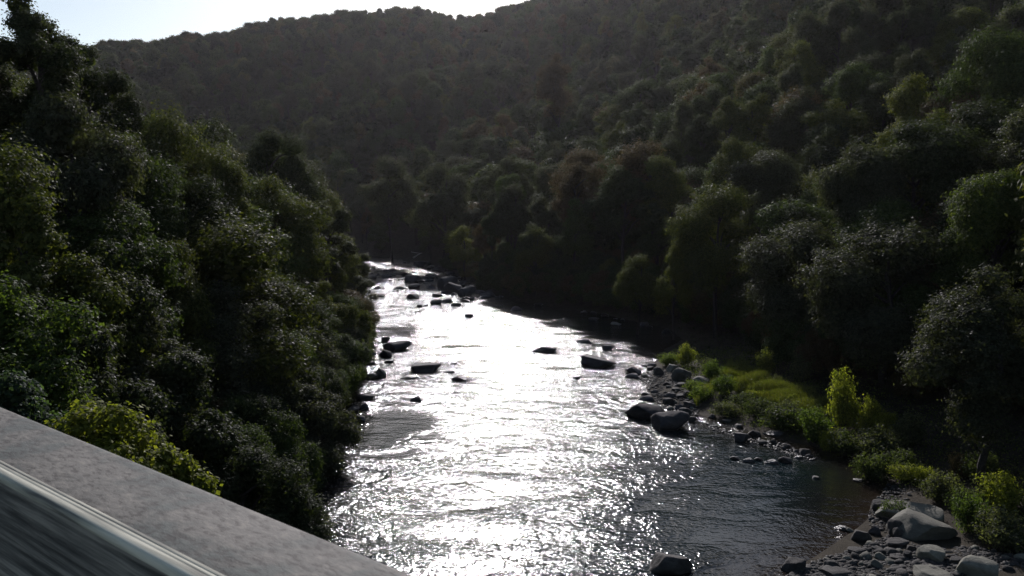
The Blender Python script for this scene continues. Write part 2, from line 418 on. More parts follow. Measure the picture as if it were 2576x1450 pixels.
# ------------------------------------------------------------------ trees picked out one by one
# (top pixel x, y, distance m, crown radius m, builder, colour, label, short name for the labels of neighbours)
HAND = [
 (50, -45, 58, 3.5, 'open', G_DARK, 'tall open-crowned tree at the upper left with sky showing through its gaps', 'tall open tree against the sky'),
 (215, 100, 66, 3.6, 'open', G_DARK, 'dark tree with a ragged top just below the tall open tree, against the sky', 'ragged tree below the skyline gap'),
 (60, 330, 47, 4.2, MID[1], G_OLIVE, 'olive green tree with a rounded crown at the left edge below the skyline', 'olive tree at the left edge'),
 (150, 215, 54, 4.4, MID[4], G_GREY, 'grey-green tree under the ragged skyline tree on the left bank', 'grey-green left bank tree'),
 (300, 290, 70, 4.6, MID[5], G_MID, 'green tree whose top meets the dark far hill on the left bank', 'green tree meeting the far hill'),
 (420, 268, 86, 5.0, MID[6], G_OLIVE, 'pale olive tree with a broad rounded top in front of the far hill', 'pale olive round-topped tree'),
 (560, 285, 105, 6.2, MID[1], G_DARK, 'broad dark brownish tree in front of the far hill above the left bank', 'broad dark left bank tree'),
 (690, 325, 118, 5.0, MID[2], G_DARK, 'dark tree sloping down to the gorge at the end of the left bank skyline', 'dark tree at the gorge edge'),
 (560, 372, 80, 3.6, MID[3], G_OLIVE, 'yellow-green pointed tree standing in the middle of the left bank', 'yellow-green pointed tree'),
 (690, 430, 92, 5.2, MID[5], G_OLIVE, 'light olive tree with feathery boughs in the middle of the left bank', 'feathery olive tree'),
 (815, 500, 112, 5.0, SPARSE[1], G_GREY, 'feathery grey-olive tree leaning out against the dark gorge', 'feathery tree leaning over the gorge'),
 (855, 590, 140, 4.6, SPARSE[0], G_GREY, 'thin grey tree over the water at the far end of the left bank', 'thin grey tree over the water'),
 (905, 690, 128, 3.6, SPARSE[1], G_GREY, 'low sparse tree overhanging the rapids from the left bank', 'low overhanging tree'),
 (800, 700, 96, 3.4, MID[7], G_YEL, 'yellow-green bushy tree beside the river on the left bank', 'yellow-green riverside tree'),
 (865, 755, 97, 3.0, MID[3], G_OLIVE, 'olive tree with drooping boughs over the left water edge', 'olive waterside tree'),
 (760, 830, 80, 4.2, MID[0], G_GREY, 'dull grey-green tree with fine foliage above the left water edge', 'dull fine-leaved tree'),
 (560, 690, 62, 5.0, MID[5], G_GREY, 'dark green tree with glinting leaves in the lower left bank', 'glinting dark tree'),
 (420, 590, 58, 3.8, MID[3], G_OLIVE, 'tree with a yellowish green top amid dark crowns of the left bank', 'yellowish-topped tree'),
 (290, 490, 52, 4.4, MID[4], G_MID, 'mid green tree above the centre of the left bank', 'mid green left bank tree'),
 (20, 665, 29, 2.9, None, G_MID, 'bright leafy tree at the left edge lit through its leaves', 'bright leafy tree at the left edge'),
 (15, 915, 24, 2.1, None, G_BLUE, 'blue-green leafy treetop just over the bridge railing at the left edge', 'blue-green treetop'),
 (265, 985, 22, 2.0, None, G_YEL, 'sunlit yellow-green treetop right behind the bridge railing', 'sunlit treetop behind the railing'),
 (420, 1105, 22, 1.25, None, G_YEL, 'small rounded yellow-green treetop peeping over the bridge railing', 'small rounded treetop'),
 (180, 925, 32, 1.8, None, G_OLIVE, 'olive treetop behind the sunlit treetop near the railing', 'olive treetop'),
 (95, 470, 42, 3.3, None, G_OLIVE, 'olive tree at the left edge above the bright leafy tree', 'olive near tree'),
 (215, 590, 46, 3.4, None, G_DARK, 'dark leafy tree a little right of the bright leafy tree at the left edge', 'dark near tree'),
 (110, 720, 37, 3.0, None, G_DARK, 'dark tree in shade between the bright leafy tree and the railing', 'dark shaded near tree'),
 (330, 745, 46, 3.6, None, G_GREY, 'grey-green tree with small leaves beyond the sunlit treetop', 'grey-green near tree'),
 (230, 835, 38, 2.8, None, G_DARK, 'deep green tree just behind the olive treetop near the railing', 'deep green near tree'),
 (430, 880, 44, 3.2, None, G_DARK, 'dark small-leaved tree behind the small rounded treetop', 'dark small-leaved tree'),
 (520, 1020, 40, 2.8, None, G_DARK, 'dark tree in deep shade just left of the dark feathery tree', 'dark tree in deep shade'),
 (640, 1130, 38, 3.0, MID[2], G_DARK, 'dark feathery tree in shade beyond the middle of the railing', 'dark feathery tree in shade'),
 (770, 960, 64, 3.6, MID[5], G_GREY, 'dull tree hanging over the calm water at the left bank', 'dull tree over calm water'),
 # right bank and valley
 (1170, 562, 205, 3.6, MID[1], G_YEL, 'small yellow-green tree standing out in front of the dark gorge', 'small yellow-green gorge tree'),
 (1700, 606, 122, 3.3, MID[3], G_YEL, 'small sunlit yellow-green tree against black shade on the right bank', 'sunlit tree against black shade'),
 (1605, 640, 126, 3.0, MID[0], G_OLIVE, 'small dull olive tree left of the sunlit tree on the right bank', 'dull olive small tree'),
 (1810, 455, 122, 5.6, MID[6], G_OLIVE, 'light olive tree with a tall domed crown on the right bank', 'light olive domed tree'),
 (1650, 345, 165, 8.0, MID[1], G_RUST, 'large brownish-pink tree with a wide dome in the middle of the right slope', 'large brownish-pink tree'),
 (1480, 370, 185, 6.0, MID[6], G_RUST, 'purple-grey tree beside the large brownish-pink tree', 'purple-grey tree'),
 (1930, 370, 140, 6.5, MID[4], G_GREY, 'grey round-topped tree behind the light olive domed tree', 'grey round-topped tree'),
 (2030, 540, 102, 6.2, MID[1], G_GREY, 'large grey-green tree with layered crown above the right shore', 'large layered grey-green tree'),
 (2240, 550, 88, 6.4, MID[6], G_GREY, 'wide grey-green tree with glinting leaves above the grassy bank', 'wide glinting tree'),
 (2100, 430, 128, 5.4, MID[0], G_MID, 'green tree with a rounded crown between two grey-green trees', 'green tree between grey-green ones'),
 (2290, 178, 150, 6.5, MID[3], G_YEL, 'tree with a bright yellow-green side high on the right slope', 'bright yellow-green slope tree'),
 (2100, 240, 165, 7.0, MID[5], G_OLIVE, 'olive tree with a yellowish top high on the right slope', 'yellowish-topped slope tree'),
 (2440, 240, 120, 7.0, MID[1], G_DARK, 'large dark tree with a broad crown at the upper right', 'large dark upper right tree'),
 (2520, 415, 86, 4.6, MID[4], G_BRIGHT, 'bright green tree at the right edge of the slope', 'bright green tree at the right edge'),
 (2500, 650, 64, 4.6, MID[5], G_GREY, 'dim grey-green tree at the right edge over the black shade', 'dim tree at the right edge'),
 (2540, 60, 140, 6.5, MID[6], G_MID, 'green tree in the upper right corner', 'green corner tree'),
 (1280, 395, 210, 6.4, MID[2], G_GREY, 'grey tree with a rounded top above the dark gorge', 'grey gorge tree'),
 (1110, 400, 240, 7.0, MID[1], G_GREY, 'slate grey tree with a smooth dome over the bend of the river', 'slate grey domed tree'),
 (985, 395, 265, 7.5, MID[0], G_GREY, 'slate tree with a low wide dome beside the dark gorge', 'slate wide-domed tree'),
 (1400, 130, 330, 7.5, MID[5], (.074, .054, .03), 'rust-coloured tree near the middle of the far slope', 'rust-coloured tree'),
]
NEAR_SEED = [30]
rng = np.random.default_rng(5)
taken = []; landmarks = []
def used(name, seen={}): return name
for px, py, D, Rc, proto, colr, label, short in HAND:
    d = ray(px, py); s = D / math.hypot(d[0], d[1]); x, y, zt = d[0] * s, d[1] * s, CAM_Z + d[2] * s
    g = h1(x, y); g = max(g, .1); Ht = zt - g
    if Ht < 4: print('LOW', label, Ht, x, y, g)
    if Ht < 3: g = zt - 3; Ht = 3
    if proto == 'open':                  # the ragged trees against the sky, with limbs and gaps
        NEAR_SEED[0] += 1
        proto = make_tree(NEAR_SEED[0], Rc, Ht - 3.0 * Rc, Ht, 26, 36000, .095, fill=.10, clump=(.24, .40))
    if proto is None:                    # close to the bridge: a crown built at its own size, leaf by leaf
        NEAR_SEED[0] += 1
        proto = make_tree(NEAR_SEED[0], Rc, max(Ht - (3.4 if D < 33 else 4.2) * Rc, 1), Ht, 34, 26000 if D < 33 else 40000, .062 if D < 33 else .075, mat=M_LEAF_SHRUB if D < 33 else M_LEAF, clump=(.24, .42), asp=.85)
    if Ht < 8.5 and not any(proto is q for q in SPARSE) and proto['H'] == 18: proto = LOW[len(taken) % 3]
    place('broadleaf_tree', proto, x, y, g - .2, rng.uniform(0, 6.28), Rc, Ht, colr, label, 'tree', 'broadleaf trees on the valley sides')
    taken.append((x, y, Rc)); landmarks.append((short, *project(x, y, zt - Ht * .3)))

# ------------------------------------------------------------------ every other tree: a jittered stand over the slopes
E_RAIL, N_RAIL = np.array([-.766, .642]), np.array([.642, .766])
cand = []
def scatter(step, d0, d1):
    n = int(2 * 720 / step)
    for i in range(n):
        for j in range(n):
            x = -720 + (i + rng.uniform(.1, .9)) * step; y = 10 + (j + rng.uniform(.1, .9)) * step
            D = math.hypot(x, y)
            if not d0 <= D < d1 or abs(math.atan2(x, y)) > R(43): continue
            cand.append((x, y, D))
scatter(8.2, 24, 150); scatter(9.2, 150, 330); scatter(8.4, 330, 640); scatter(6.4, 640, 690)
cx, cy, cD = np.array(cand).T
ch = height(cx, cy); cl = dist_line(cx, cy, LEFT); cr = dist_line(cx, cy, RIGHT)
wbar = np.interp(cy, [30, 50, 85, 100, 118, 128], [17, 15, 16, 14, 8, 2.5])
rail_n = cx * N_RAIL[0] + cy * N_RAIL[1]
ok = (ch > 0) & np.where(cl < cr, cl > 1.2, cr > wbar) & (rail_n > 10) & ~((cl < cr) & (cD < 50))
tk = np.array(taken)
for x, y, rc in tk: ok &= np.hypot(cx - x, cy - y) > rc * .75
T = []
for x, y, D, g, l_, r_ in np.stack([cx, cy, cD, ch, cl, cr], 1)[ok]:
    leftside = l_ < r_
    far_k = .82 if D > 330 else 1.0
    edge = min(l_, r_ - np.interp(y, [30, 50, 85, 100, 118, 128], [14, 12, 13, 11, 6, 0])) if not leftside else l_
    Rc = rng.uniform(4.0, 6.6); Ht = rng.uniform(13, 23)
    Rc *= far_k
    if D > 610: Rc, Ht = rng.uniform(4.8, 6.6), rng.uniform(13.5, 17.5)
    elif D > 330: Ht = rng.uniform(11, 24)
    if edge < 5: Rc *= .72; Ht *= rng.uniform(.5, .8)
    if leftside:
        # the stand on the spit steps down towards the bend so that the far hill shows over it
        px, _ = project(x, y, g); lim = np.interp(px, [-200, 0, 150, 300, 430, 560, 700, 780, 860, 920], [60, 120, 200, 275, 290, 305, 345, 440, 570, 680])
        zmax = CAM_Z + D * math.tan(math.asin(ray(max(px, -200), lim)[2])) if True else 99
        Ht = min(Ht, zmax - g)
        if Ht < 4: continue
        Rc = min(Rc, Ht * .42)
    T.append((x, y, g, D, Rc, Ht, leftside))
for k in range(len(LEFT) - 1):
    (ax, ay), (bx, by) = LEFT[k], LEFT[k + 1]; L_ = math.hypot(bx - ax, by - ay); nx, ny = -(by - ay) / L_, (bx - ax) / L_
    if ay < 25 or ay > 290: continue
    for t in np.arange(0, L_, 2.6):
        o_ = rng.uniform(.3, 3.0); x, y = ax + (bx - ax) * t / L_ + nx * o_, ay + (by - ay) * t / L_ + ny * o_
        if x * N_RAIL[0] + y * N_RAIL[1] < 10: continue
        T.append((x, y, h1(x, y), math.hypot(x, y), rng.uniform(2.0, 3.4), rng.uniform(3.2, 6.5), True))
under = []
for i in range(5200):
    x, y = rng.uniform(-80, 95), rng.uniform(45, 240); l_, r_ = (float(dist_line(np.array([x]), np.array([y]), q)[0]) for q in (LEFT, RIGHT))
    w_ = np.interp(y, [50, 85, 100, 118, 128], [15, 15, 12, 7, 1.5])
    if inside(np.array([x]), np.array([y]), POLY)[0] or abs(math.atan2(x, y)) > R(38): continue
    if (l_ < r_ and l_ < 22) or (l_ > r_ and w_ < r_ < w_ + 34): under.append((x, y, h1(x, y) - .2, math.hypot(x, y), rng.uniform(1.8, 3.6), rng.uniform(2.4, 6.8)))
# front-to-back coverage on a coarse screen: how much of each crown shows
W, Hh = 322, 181; buf = np.zeros((Hh, W), bool); vis = np.zeros(len(T))
yy, xx = np.mgrid[0:Hh, 0:W]
for i in sorted(range(len(T)), key=lambda i: T[i][3]):
    x, y, g, D, Rc, Ht, _ = T[i]
    a, b = project(x, y, g + Ht * .6); rx = F * Rc / D / 8; rz = F * Ht * .42 / D / 8
    a /= 8; b /= 8
    x0, x1, y0, y1 = int(max(a - rx, 0)), int(min(a + rx + 1, W)), int(max(b - rz, 0)), int(min(b + rz + 1, Hh))
    if x0 >= x1 or y0 >= y1: continue
    m = ((xx[y0:y1, x0:x1] - a) / rx) ** 2 + ((yy[y0:y1, x0:x1] - b) / rz) ** 2 < .9
    s = buf[y0:y1, x0:x1]; vis[i] = (m & ~s).sum(); s |= m
order = np.argsort(-vis); N_IND = 296 - len(HAND)
single = [i for i in order[:N_IND] if vis[i] > 0]; rest = sorted(set(range(len(T))) - set(single))

PAL = [(G_DARK, 'dark green'), (G_GREY, 'grey-green'), (G_MID, 'mid green'), (G_OLIVE, 'olive green'), (G_GREY, 'dull grey-green'), (G_DARK, 'deep green'), (G_RUST, 'brownish'), (G_BRIGHT, 'fresh green')]
WL = [.22, .17, .2, .19, .07, .07, .0, .08]; WR = [.24, .27, .1, .12, .16, .05, .06, .0]
usedlab = {}
for i in sorted(single, key=lambda i: T[i][3]):
    x, y, g, D, Rc, Ht, ls = T[i]
    colr, word = PAL[rng.choice(8, p=WL if ls else WR)]
    colr = tuple(np.array(colr) * rng.uniform(.8, 1.25))
    proto = MID[rng.integers(8)] if Ht > 8.5 else LOW[rng.integers(3)]
    a, b = project(x, y, g + Ht * .7)
    side = 'on the left bank' if ls else ('on the far slope' if D > 260 else 'on the right slope')
    best = None
    for sh, la, lb in sorted(landmarks, key=lambda q: (q[1] - a) ** 2 + 2 * (q[2] - b) ** 2)[:22]:
        dx, dy = a - la, b - lb
        rel = ('above' if dy < 0 else 'below') if abs(dy) > abs(dx) * .7 else ('to the left of' if dx < 0 else 'to the right of')
        lab = f'{word} tree {rel} the {sh}'
        if lab not in usedlab and len(lab.split()) <= 16: best = lab; break
    if best is None: best = f'{word} tree crowded among its neighbours {side}'
    usedlab[best] = 1
    place('broadleaf_tree', proto, x, y, g - .3, rng.uniform(0, 6.28), Rc * rng.uniform(.95, 1.1), Ht, colr, best, 'tree', 'broadleaf trees on the valley sides')

# the rest of the wood: one mass, instances on points
src = bpy.data.collections.new('forest_sources')            # not linked to the scene
for i, t in enumerate(FAR + MID_STUFF + LOW):
    src.objects.link(bpy.data.objects.new('source_%02d' % i, t['crown'] if i < 9 else t['crown_far']))
rest = [T[i] for i in rest] + under; nT = len(rest) - len(under)
def stuff_scale(i, t):
    r0, h0 = (5, 17) if i < nT else (3.4, 5.5)
    k = t[4] / r0; return k, k * float(np.clip(t[5] / (h0 * k), .85, 1.2)), h0
SS = [stuff_scale(i, t) for i, t in enumerate(rest)]
P = np.array([(t[0], t[1], t[2] + t[5] - q[2] * q[1]) for t, q in zip(rest, SS)], np.float32)
fm = bpy.data.meshes.new('forest'); fm.vertices.add(len(P)); fm.vertices.foreach_set('co', P.ravel())
def pattr(nm, kind, val):
    a = fm.attributes.new(nm, kind, 'POINT')
    a.data.foreach_set('vector' if kind == 'FLOAT_VECTOR' else 'value', np.asarray(val).ravel())
pattr('size', 'FLOAT_VECTOR', np.array([(q[0], q[0], q[1]) for q in SS], np.float32))
pattr('turn', 'FLOAT', rng.uniform(0, 6.28, len(rest)).astype(np.float32))
pattr('pick', 'INT', np.array([(rng.integers(0, 6) if t[3] > 230 else rng.integers(6, 9)) if i < nT else rng.integers(9, 12) for i, t in enumerate(rest)], np.int32))
ng = bpy.data.node_groups.new('forest_spread', 'GeometryNodeTree')
ng.interface.new_socket('Geometry', in_out='INPUT', socket_type='NodeSocketGeometry')
ng.interface.new_socket('Geometry', in_out='OUTPUT', socket_type='NodeSocketGeometry')
gi, go = ng.nodes.new('NodeGroupInput'), ng.nodes.new('NodeGroupOutput')
ci = ng.nodes.new('GeometryNodeCollectionInfo'); ci.inputs['Collection'].default_value = src
ci.inputs['Separate Children'].default_value = True; ci.inputs['Reset Children'].default_value = True
ip = ng.nodes.new('GeometryNodeInstanceOnPoints'); ip.inputs['Pick Instance'].default_value = True
def named(nm, t):
    q = ng.nodes.new('GeometryNodeInputNamedAttribute'); q.data_type = t; q.inputs['Name'].default_value = nm
    return q.outputs[0]
cb = ng.nodes.new('ShaderNodeCombineXYZ'); ng.links.new(named('turn', 'FLOAT'), cb.inputs[2])
er = ng.nodes.new('FunctionNodeEulerToRotation'); ng.links.new(cb.outputs[0], er.inputs[0])
ng.links.new(gi.outputs[0], ip.inputs['Points']); ng.links.new(ci.outputs[0], ip.inputs['Instance'])
ng.links.new(named('pick', 'INT'), ip.inputs['Instance Index']); ng.links.new(er.outputs[0], ip.inputs['Rotation'])
ng.links.new(named('size', 'FLOAT_VECTOR'), ip.inputs['Scale']); ng.links.new(ip.outputs[0], go.inputs[0])
fo = obj('forest', fm); fo['kind'] = 'stuff'; fo['label'] = 'wood of broadleaf trees covering the far valley slopes'
fo.modifiers.new('spread', 'NODES').node_group = ng
print('trees', len(T), 'single', len(single), 'rest', len(rest))

# ------------------------------------------------------------------ shrubs on the right shore
def s3(x, y): return 1572.3 + x * .17345, 849 + y * .17345
def s8(x, y): return 1695.5 + x * .3469, 947.1 + y * .3469
SHRUBS = [
 (s3, 870, 420, 330, 330, G_YEL, 2, 'yellowing bush at the upstream tip of the green bank'),
 (s3, 640, 410, 300, 190, G_BRIGHT, 1, 'low green bush in front of the yellowing bush'),
 (s3, 1180, 560, 250, 300, G_GREY, 2, 'slim grey-green bush between the yellowing bush and the grass'),
 (s3, 1290, 640, 290, 290, G_MID, 0, 'leafy bush behind the low pale boulder'),
 (s3, 1000, 780, 300, 150, G_BRIGHT, 3, 'low bright green weeds hiding the foot of the pale boulder'),
 (s3, 1110, 910, 330, 190, G_BRIGHT, 3, 'low bright green bush above the dark river cobbles'),
 (s3, 1430, 820, 340, 260, G_MID, 1, 'green bush at the riverward edge of the grass'),
 (s3, 1700, 1010, 350, 230, G_DARK, 1, 'dark bush below the grass patch'),
 (s3, 1480, 1130, 420, 210, G_GREY, 3, 'dark grey bush spreading over the shore by the big dark boulders'),
 (s3, 2050, 560, 330, 400, G_OLIVE, 2, 'upright olive bush behind the grass patch'),
 (s3, 2540, 640, 420, 560, G_GREY, 2, 'tall grey-green bush standing before the black shade'),
 (s3, 1950, 1160, 420, 290, G_DARK, 0, 'dark bush overhanging the shallow inlet'),
 (s3, 2320, 1220, 430, 330, G_GREY, 1, 'grey-green bush overhanging the water beyond the inlet'),
 (s8, 1225, 400, 250, 430, G_YEL, 2, 'tall yellow-green sapling at the end of the grass'),
 (s8, 1390, 430, 190, 250, G_YEL, 0, 'yellow-green bush beside the tall sapling'),
 (s8, 1545, 380, 130, 110, G_YEL, 3, 'small yellow-green spray against the black shade'),
 (s8, 1115, 540, 120, 130, G_YEL, 3, 'small bright bush at the foot of the tall sapling'),
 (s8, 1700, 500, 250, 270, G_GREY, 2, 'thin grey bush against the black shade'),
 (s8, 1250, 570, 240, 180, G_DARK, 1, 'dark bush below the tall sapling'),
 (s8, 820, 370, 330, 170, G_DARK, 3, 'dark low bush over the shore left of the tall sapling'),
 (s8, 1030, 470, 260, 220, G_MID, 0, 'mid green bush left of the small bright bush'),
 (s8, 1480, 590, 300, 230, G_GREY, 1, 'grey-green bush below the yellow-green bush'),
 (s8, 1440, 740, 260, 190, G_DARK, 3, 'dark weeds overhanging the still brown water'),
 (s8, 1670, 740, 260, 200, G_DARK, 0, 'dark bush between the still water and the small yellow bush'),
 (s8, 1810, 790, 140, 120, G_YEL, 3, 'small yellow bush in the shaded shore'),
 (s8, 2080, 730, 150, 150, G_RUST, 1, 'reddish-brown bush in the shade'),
 (s8, 1930, 890, 250, 200, G_GREY, 0, 'grey-green bush behind the two pale boulders'),
 (s8, 2370, 980, 300, 230, G_YEL, 0, 'leafy yellow-green bush at the lower right'),
 (s8, 2170, 1130, 260, 230, G_MID, 1, 'green bush right of the two pale boulders'),
 (s8, 2390, 1250, 330, 270, G_GREY, 1, 'dull bush at the lower right edge above the stones'),
 (s8, 2130, 980, 220, 170, G_DARK, 3, 'dark bush left of the leafy yellow-green bush'),
 (s8, 2240, 780, 260, 220, G_DARK, 0, 'dark shaded bush above the leafy yellow-green bush'),
 (s3, 1620, 560, 130, 150, G_OLIVE, 1, 'small olive bush at the upstream end of the grass'),
 (s3, 1790, 700, 150, 130, G_MID, 0, 'small green bush in the middle of the grass'),
 (s3, 1560, 720, 150, 130, G_YEL, 3, 'yellowish tuft of bush at the riverward edge of the grass'),
 (s3, 2000, 800, 180, 150, G_OLIVE, 1, 'olive bush low in the grass near its downstream end'),
 (s3, 2180, 720, 200, 190, G_GREY, 0, 'grey-green bush on the hillward edge of the grass'),
 (s3, 2330, 900, 180, 150, G_MID, 1, 'mid green bush at the downstream corner of the grass'),
 (s3, 1850, 900, 200, 130, G_YEL, 3, 'low yellow-green bush between the grass and the dark bush'),
 (s3, 2450, 1030, 220, 190, G_OLIVE, 0, 'olive bush just left of the small bright bush'),
]
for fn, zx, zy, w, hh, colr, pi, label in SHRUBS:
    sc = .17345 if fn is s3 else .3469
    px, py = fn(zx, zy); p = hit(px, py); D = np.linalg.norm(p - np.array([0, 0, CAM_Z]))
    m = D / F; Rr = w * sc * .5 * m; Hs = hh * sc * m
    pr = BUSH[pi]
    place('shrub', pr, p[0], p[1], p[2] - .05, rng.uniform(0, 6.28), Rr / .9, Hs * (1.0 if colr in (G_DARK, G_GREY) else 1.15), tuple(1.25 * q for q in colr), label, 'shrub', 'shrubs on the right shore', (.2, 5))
p = hit(*s8(1740, 1010)); place('shrub', BUSH[3], p[0] + .2, p[1] + 2.2, p[2] + 1.9, 1.0, .95, .72, G_YEL, 'bright little plant growing on top of the pale boulder', 'shrub', 'shrubs on the right shore')
p = hit(*s8(1640, 1060)); place('shrub', BUSH[3], p[0] + .1, p[1] + 1.0, p[2] + .5, 2.0, 1.0, .6, G_MID, 'green weeds growing between the two pale boulders', 'shrub', 'shrubs on the right shore')

# ------------------------------------------------------------------ rocks
import bmesh
def rock_mesh(seed, cuts, sub, rough, mat, flat=.0):
    fine = 1 if sub > 3 else 0
    r = np.random.default_rng(seed); bm = bmesh.new(); bmesh.ops.create_icosphere(bm, subdivisions=sub, radius=1)
    me = bpy.data.meshes.new('rock'); bm.to_mesh(me); bm.free()
    n = len(me.vertices); v = np.empty(n * 3, np.float32); me.vertices.foreach_get('co', v); v = v.reshape(-1, 3).astype(float)
    for _ in range(cuts):
        q = r.normal(size=3); q[2] *= .8; q /= np.linalg.norm(q); c = r.uniform(.42, .72)
        s = v @ q; m = s > c; v[m] -= np.outer((s[m] - c) * .93, q)
    if flat: v[:, 2] = np.where(v[:, 2] > flat, flat + (v[:, 2] - flat) * .3, v[:, 2])
    f = r.normal(size=(5, 3)) * 2.2; ph = r.uniform(0, 6, 5)
    d = sum(np.sin(v @ f[i] + ph[i]) for i in range(5)) / 5
    f2 = r.normal(size=(5, 3)) * 7; d2 = sum(np.sin(v @ f2[i] + ph[i]) for i in range(5)) / 5
    f3 = r.normal(size=(6, 3)) * 15; d3 = sum(np.sin(v @ f3[i] + ph[i % 5]) for i in range(6)) / 6
    v *= (1 + rough * d + rough * .42 * d2 + fine * rough * .25 * d3)[:, None]
    v -= (v.max(0) + v.min(0)) / 2; v /= np.abs(v).max(0)
    me.vertices.foreach_set('co', v.astype(np.float32).ravel())
    me.polygons.foreach_set('use_smooth', np.full(len(me.polygons), True)); me.materials.append(mat); me.update()
    return me
BOULD = {m.name: [rock_mesh(100 + i + 10 * k, 10, 4, .13, m, (0, .55, 0, .4)[i % 4]) for i in range(6)] for k, m in enumerate((M_ROCK_DARK, M_ROCK_PALE, M_ROCK_MID))}
COBB = [rock_mesh(200 + i, 4, 2, .07, M_ROCK_MID) for i in range(6)] + [rock_mesh(210 + i, 3, 2, .06, M_ROCK_PALE) for i in range(2)]
def z5(x, y): return 817.5 + x * .3469, 566 + y * .3469
